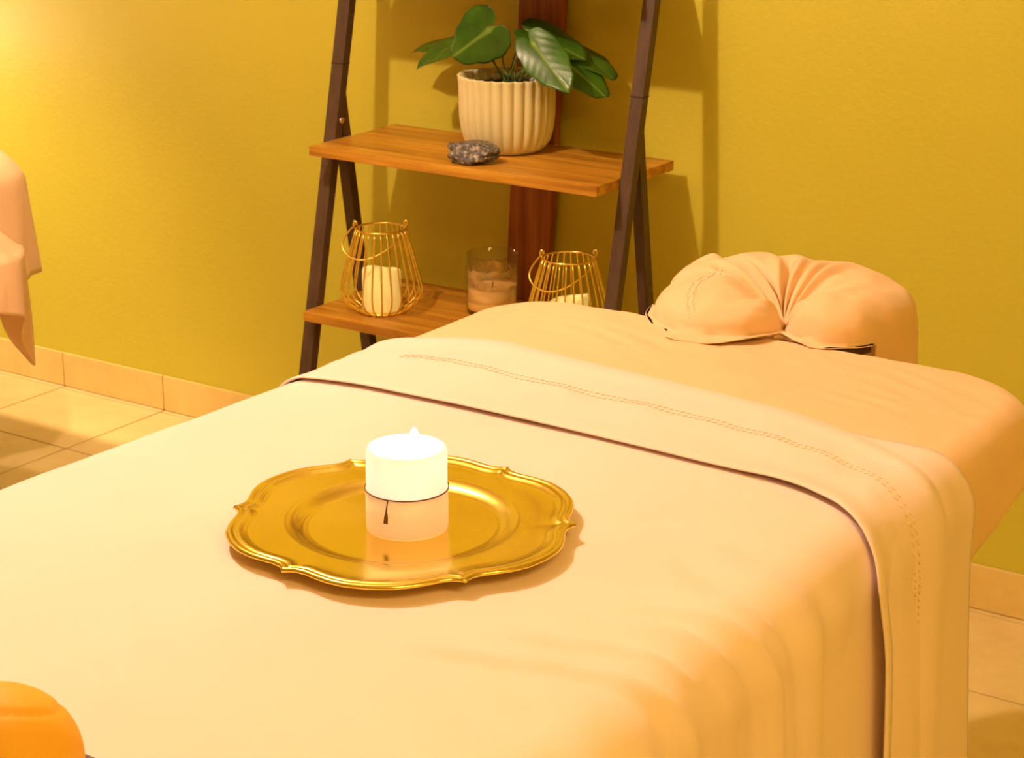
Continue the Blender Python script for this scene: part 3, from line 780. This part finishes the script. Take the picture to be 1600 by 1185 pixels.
# ------------------------------------------------------------------ gold charger plate
PLC = Vector((-1.148, -1.889, 0.8145))
def lobe(a):
    d = (math.degrees(a)+PLATE_ROT) % 60.0
    u = abs(d-30)/30       # 0 in the middle of a lobe, 1 at a cusp
    return interp([0, 0.25, 0.45, 0.62, 0.76, 0.88, 0.96, 1.0], [1.0, 0.995, 0.976, 0.952, 0.934, 0.936, 0.957, 0.977], u)
PLATE_ROT = 34.0
plt = MB(); n = 360
prof = [(0.0, 0.0045), (0.05, 0.0043), (0.1, 0.0042), (0.1085, 0.0043), (0.1130, 0.0075), (0.1185, 0.0098), (0.1245, 0.0116), (0.13, 0.0120), (0.15, 0.0120), (0.166, 0.0126), (0.1745, 0.0134), (0.1765, 0.0148), (0.179, 0.0153), (0.1812, 0.0144), (0.183, 0.0138), (0.185, 0.0152), (0.1875, 0.0162), (0.1905, 0.0154), (0.1925, 0.0130), (0.1918, 0.0118), (0.18, 0.0092), (0.15, 0.0087), (0.125, 0.0077), (0.115, 0.0017), (0.105, 0.0000), (0.0, 0.0000)]
def platefx(r, z, a):
    return 0.975*r*(1+(lobe(a)-1)*sst(0.128, 0.178, r))
plt.lathe(PLC, prof, n, platefx)
tag(plt.build('charger_plate', M['plate'], None), 'round gold charger plate with scalloped edge lying on the cream sheet', 'plate')

# ------------------------------------------------------------------ burning candle on the plate
CC = Vector((-1.143, -1.888, PLC.z+0.0047))
ca = thing('lit_candle', 'burning white pillar candle standing on the gold plate', 'candle', CC)
RW, HW = 0.0425, 0.087
MB().lathe(CC, [(0, 0), (RW-0.001, 0), (RW, 0.001), (RW, 0.04), (RW, HW-0.003), (RW-0.0015, HW), (RW-0.004, HW+0.0003), (RW-0.0065, HW-0.002), (RW-0.0075, HW-0.02), (RW-0.009, HW-0.055), (RW-0.014, HW-0.066), (RW-0.022, HW-0.070), (0.0, HW-0.071)], 72).build('wax', M['wax'], ca)
MB().lathe(CC, [(RW+0.0006, 0.0005), (RW+0.0008, 0.02), (RW+0.0006, 0.0425), (RW+0.0003, 0.0425)], 72).build('paper_band', M['paper'], ca)
tw = MB().tube(ring(CC, RW+0.0014, 0.0430, 72), 0.00075, 8, True).build('twine', M['twine'], ca)
va = math.atan2(CAM.y-CC.y, CAM.x-CC.x)-math.radians(26)
tp = lambda z, da=0.0: CC+Vector(((RW+0.0022)*math.cos(va+da), (RW+0.0022)*math.sin(va+da), z))
mb = MB().tube([tp(0.0435), tp(0.036, -0.03), tp(0.029, -0.05)], [0.0006, 0.0007, 0.0009], 6)
for d_ in (-0.035, -0.02, 0.0, 0.02):
    mb.tube([tp(0.031, -0.045), tp(0.024, -0.05+d_), tp(0.017, -0.06+d_*1.6)], [0.0008, 0.0009, 0.0005], 6)
mb.build('twine_tassel', M['twine'], tw)
WK = CC+Vector((0.006, 0.004, 0))
MB().tube([WK+Vector((0, 0, HW-0.072)), WK+Vector((0.001, 0, HW-0.012))], 0.0010, 6).build('wick', M['wick'], ca)
rows = []
for k in range(15):
    t = k/14; r = 0.0092*(math.sin(PI*t)**0.6)*(1-0.22*t) if 0 < k < 14 else 0.0
    rows.append([WK+Vector((r*math.cos(2*PI*j/20)+0.0015*t, r*math.sin(2*PI*j/20), HW-0.022+0.044*t)) for j in range(20)])
MB().grid(rows, close_v=True).build('flame', M['flame'], ca)
light('flame_light', 'POINT', WK+Vector((0, 0, HW-0.004)), CANDLE_P, CANDLE_C, 0.010, ca)

# ------------------------------------------------------------------ amber ball in a dark bowl at the near corner
OC = Vector((-1.0265, -2.5535, 0.872))
bw = thing('wooden_bowl', 'dark brown wooden bowl at the near left corner of the bed', 'bowl', (OC.x, OC.y, 0.8085))
MB().lathe((OC.x, OC.y, 0.8085), [(0, 0), (0.05, 0), (0.056, 0.003), (0.075, 0.012), (0.088, 0.028), (0.0915, 0.036), (0.0895, 0.038), (0.086, 0.030), (0.073, 0.0165), (0.05, 0.008), (0, 0.007)], 64).build('bowl', M['bowl'], bw)
rows = []; RB = 0.0625
for a in range(49):
    th = PI*a/48; row = []
    for b in range(96):
        ph = 2*PI*b/96
        d = Vector((math.sin(th)*math.cos(ph), math.sin(th)*math.sin(ph), math.cos(th)))
        h = d.dot(Vector((-0.17, 0.25, 0.953)))+0.03*math.sin(ph*2)
        q = 1+0.015*noise.noise(d*1.5)-0.045*math.exp(-((h-0.715)/0.020)**2)*(0.6+0.4*math.sin(ph+1.2))
        q -= 0.05*math.exp(-((h+0.1)/0.03)**2)
        q -= 0.02*math.exp(-((d-Vector((0.15, -0.85, 0.45))).length/0.16)**2)
        row.append(Vector((OC.x, OC.y, 0.8785))+d*RB*q)
    rows.append(row)
tag(MB().grid(rows, close_v=True).build('amber_ball', M['amber'], None), 'creased amber orange ball sitting in the dark bowl at the near left corner', 'ball')

# ------------------------------------------------------------------ second treatment table at the left edge
lt = thing('treatment_table', 'treatment table at the left edge, draped with a hanging peach sheet', 'massage table', (-4.0, -0.85, 0))
TX0, TX1, TY0, TY1, TZ = -4.95, -3.118, -1.30, -0.53, 0.745
mb, rg = slab(TX0, TX1, TY0, TY1, TZ-0.006, TZ-0.08, 0.09, 0.04, 20, 20)
mb.fan([(p[0], p[1], TZ-0.08) for p in rg], (-4.0, -0.9, TZ-0.08)).build('pad', M['pad'], lt)
for x in (TX0+0.1, TX1-0.3):
    for y in (TY0+0.1, TY1-0.14):
        MB().box(x, x+0.04, y, y+0.04, 0, TZ-0.08).build('leg', M['beech'], lt, smooth=False)
def dr_side(p, t):
    a = math.atan2(p[1]-(-0.915), p[0]-(-4.0))
    f_ = 0.012*math.sin(p[1]*38+p[0]*16)+0.010*nz(p[0]*8, p[1]*8)
    ox = 0.012*t if p[0] > TX1-0.08 else 0.0
    oy = 0.03*t*(1 if p[1] > TY1-0.05 else (-1 if p[1] < TY0+0.05 else 0))
    return (ox+f_*t*(1 if p[0] > TX1-0.08 else 0), oy+f_*t*(0 if p[0] > TX1-0.08 else 1))
def bumpl(X, Y): return 0.05*math.exp(-((X+3.24)/0.09)**2)*math.exp(-((Y+0.65)/0.12)**2)+0.003*nz(X*8, Y*8)
mb, rg = slab(TX0-0.004, TX1+0.004, TY0-0.004, TY1+0.004, TZ, lambda p: 0.50+0.02*nz(p[0]*5, p[1]*5), 0.095, 0.045, 70, 70, bumpl, dr_side, 14)
tag(mb.build('draped_sheet', M['fitted'], None, solid=0.0015), 'peach sheet hanging off the treatment table near the wall on the left', 'sheet')
# its face cradle with a loose cover
F2 = Vector((-2.938, -0.962, 0))
f2 = thing('face_cradle', 'loosely covered headrest at the left edge, nearest the floor tiles', 'headrest', (F2.x, F2.y, 0.6))
rows = []
for k in range(160):
    th = 2*PI*k/160; col = []
    Rr = 0.150*(1+0.06*math.cos(2*th))
    for j in range(21):
        r = j/20
        z = 0.672+0.030*sst(0, 0.5, r)-0.040*sst(0.55, 1.0, r)**1.5
        z += 0.006*nz(5*r*math.cos(th), 5*r*math.sin(th), 2.2)
        col.append((F2.x+Rr*r*math.cos(th), F2.y+Rr*r*math.sin(th), z))
    x, y, z = col[-1]
    # the hem hangs lowest at the corner towards the bed, and is open on the near side
    dg = math.degrees(th)
    low = math.exp(-(((dg-62+180) % 360-180)/32)**2)
    near = math.exp(-(((dg-290+180) % 360-180)/45)**2)
    hang = 0.10+0.150*low-0.030*near
    for j in range(1, 15):
        t = j/14
        o_ = 0.004*math.sin(PI*t)+0.012*t*math.sin(th*7+0.6)+0.010*t*nz(th*2, t)
        col.append((x+o_*math.cos(th), y+o_*math.sin(th), z-hang*t))
    rows.append(col)
MB().grid(rows, close_u=True).build('cradle_cover', M['fitted'], f2, solid=0.0015)
for s_ in (-1, 1):
    MB().tube([(TX1-0.15, F2.y+s_*0.08, TZ-0.09), (F2.x-0.05, F2.y+s_*0.08, TZ-0.09), (F2.x, F2.y+s_*0.08, 0.685)], 0.008, 10).build('support_bracket', M['steel'], f2)
